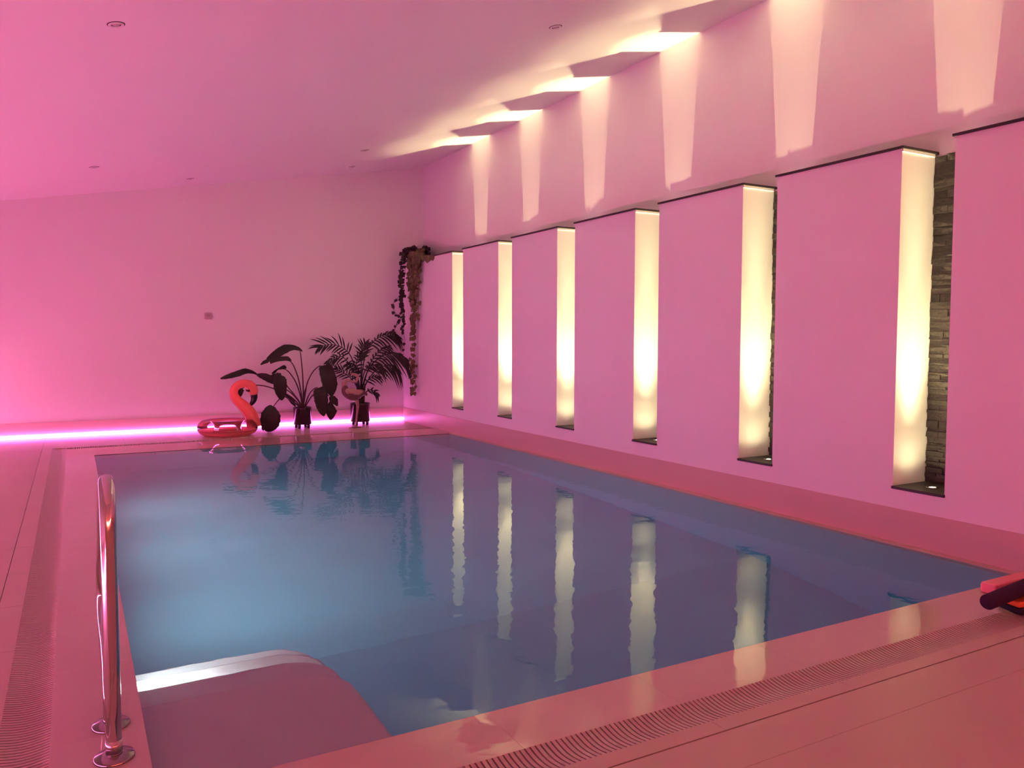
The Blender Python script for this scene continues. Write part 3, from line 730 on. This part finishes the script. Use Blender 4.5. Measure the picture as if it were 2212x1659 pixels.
# darker strands hanging free at the left
LYV = 10.66
def il(q, dy=0): return on_y(q[0], q[1], LYV+dy)
top = IVC + V((-0.06, -0.02, 0.17))
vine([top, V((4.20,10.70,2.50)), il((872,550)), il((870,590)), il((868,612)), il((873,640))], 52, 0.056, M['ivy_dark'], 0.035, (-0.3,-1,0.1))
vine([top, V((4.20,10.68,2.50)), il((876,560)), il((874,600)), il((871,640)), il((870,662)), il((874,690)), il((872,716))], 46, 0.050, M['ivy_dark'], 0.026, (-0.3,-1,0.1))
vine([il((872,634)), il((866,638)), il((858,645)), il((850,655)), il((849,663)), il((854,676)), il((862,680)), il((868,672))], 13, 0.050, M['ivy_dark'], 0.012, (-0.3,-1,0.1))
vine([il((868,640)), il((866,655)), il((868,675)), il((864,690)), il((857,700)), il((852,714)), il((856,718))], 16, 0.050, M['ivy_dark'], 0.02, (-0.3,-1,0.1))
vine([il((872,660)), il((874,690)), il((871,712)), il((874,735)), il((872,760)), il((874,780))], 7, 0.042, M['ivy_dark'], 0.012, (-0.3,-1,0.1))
# sparse reddish tips low on the wall
vine([ix((896,790)), ix((890,812)), ix((896,825)), ix((901,836))], 8, 0.058, M['ivy_lit'], 0.02)
vine([ix((894,800)), ix((892,825)), ix((890,840)), ix((893,852))], 6, 0.055, M['ivy_lit'], 0.012)

# ------------------------------------------------------------------ pool toys at the right
k1 = MB(); k1.box(3.765, 2.105, 0.0, 4.20, 2.180, 0.052)
tag(k1.build('kickboard', M['pink_foam'], bevel=0.012, bseg=3), 'pink foam float on the deck behind the purple pool noodle', 'kickboard')
k2 = thing('foam_float', 'orange and black foam float under the purple pool noodle', 'pool float', (3.62, 1.93, 0))
k3 = MB(); k3.add([(3.60,1.90,0.001),(4.15,1.78,0.001),(4.20,2.03,0.001),(3.63,2.02,0.001),(3.60,1.90,0.022),(4.15,1.78,0.022),(4.20,2.03,0.022),(3.63,2.02,0.022)], [(0,3,2,1),(4,5,6,7),(0,1,5,4),(1,2,6,5),(2,3,7,6),(3,0,4,7)]); k3.build('black_layer', M['black_foam'], k2, bevel=0.006)
k4 = MB(); k4.add([(3.62,1.92,0.022),(4.15,1.80,0.022),(4.20,2.02,0.022),(3.64,2.01,0.022),(3.62,1.92,0.048),(4.15,1.80,0.048),(4.20,2.02,0.048),(3.64,2.01,0.048)], [(0,3,2,1),(4,5,6,7),(0,1,5,4),(1,2,6,5),(2,3,7,6),(3,0,4,7)]); k4.build('orange_layer', M['orange_foam'], k2, bevel=0.006)
a = V((3.40, 1.935, 0.080)); d = (V((3.78, 1.970, 0.086)) - a).normalized()
s = MB(); s.tube([a, a+d*0.006, a+d*0.2, a+d*0.5, a+d*0.8], [0.030,0.0325,0.033,0.033,0.033], 28)
tag(s.build('pool_noodle', M['noodle']), 'dark purple foam pool noodle lying over the orange float at the right edge', 'pool noodle')

# ------------------------------------------------------------------ world and view
wd = bpy.data.worlds.new('world'); scn.world = wd; wd.use_nodes = True
wd.node_tree.nodes['Background'].inputs[0].default_value = (0, 0, 0, 1)
scn.view_settings.view_transform = 'Standard'
scn.view_settings.look = 'None'
scn.view_settings.gamma = 1.0
scn.view_settings.use_curve_mapping = False
scn.view_settings.exposure = 0.0

cy = scn.cycles
cy.use_light_tree = False; cy.sample_clamp_indirect = 0.0
cy.max_bounces = 9; cy.diffuse_bounces = 4; cy.glossy_bounces = 3; cy.transmission_bounces = 5; cy.volume_bounces = 0; cy.transparent_max_bounces = 6
cy.use_adaptive_sampling = True; cy.adaptive_threshold = 0.03
cy.caustics_reflective = False
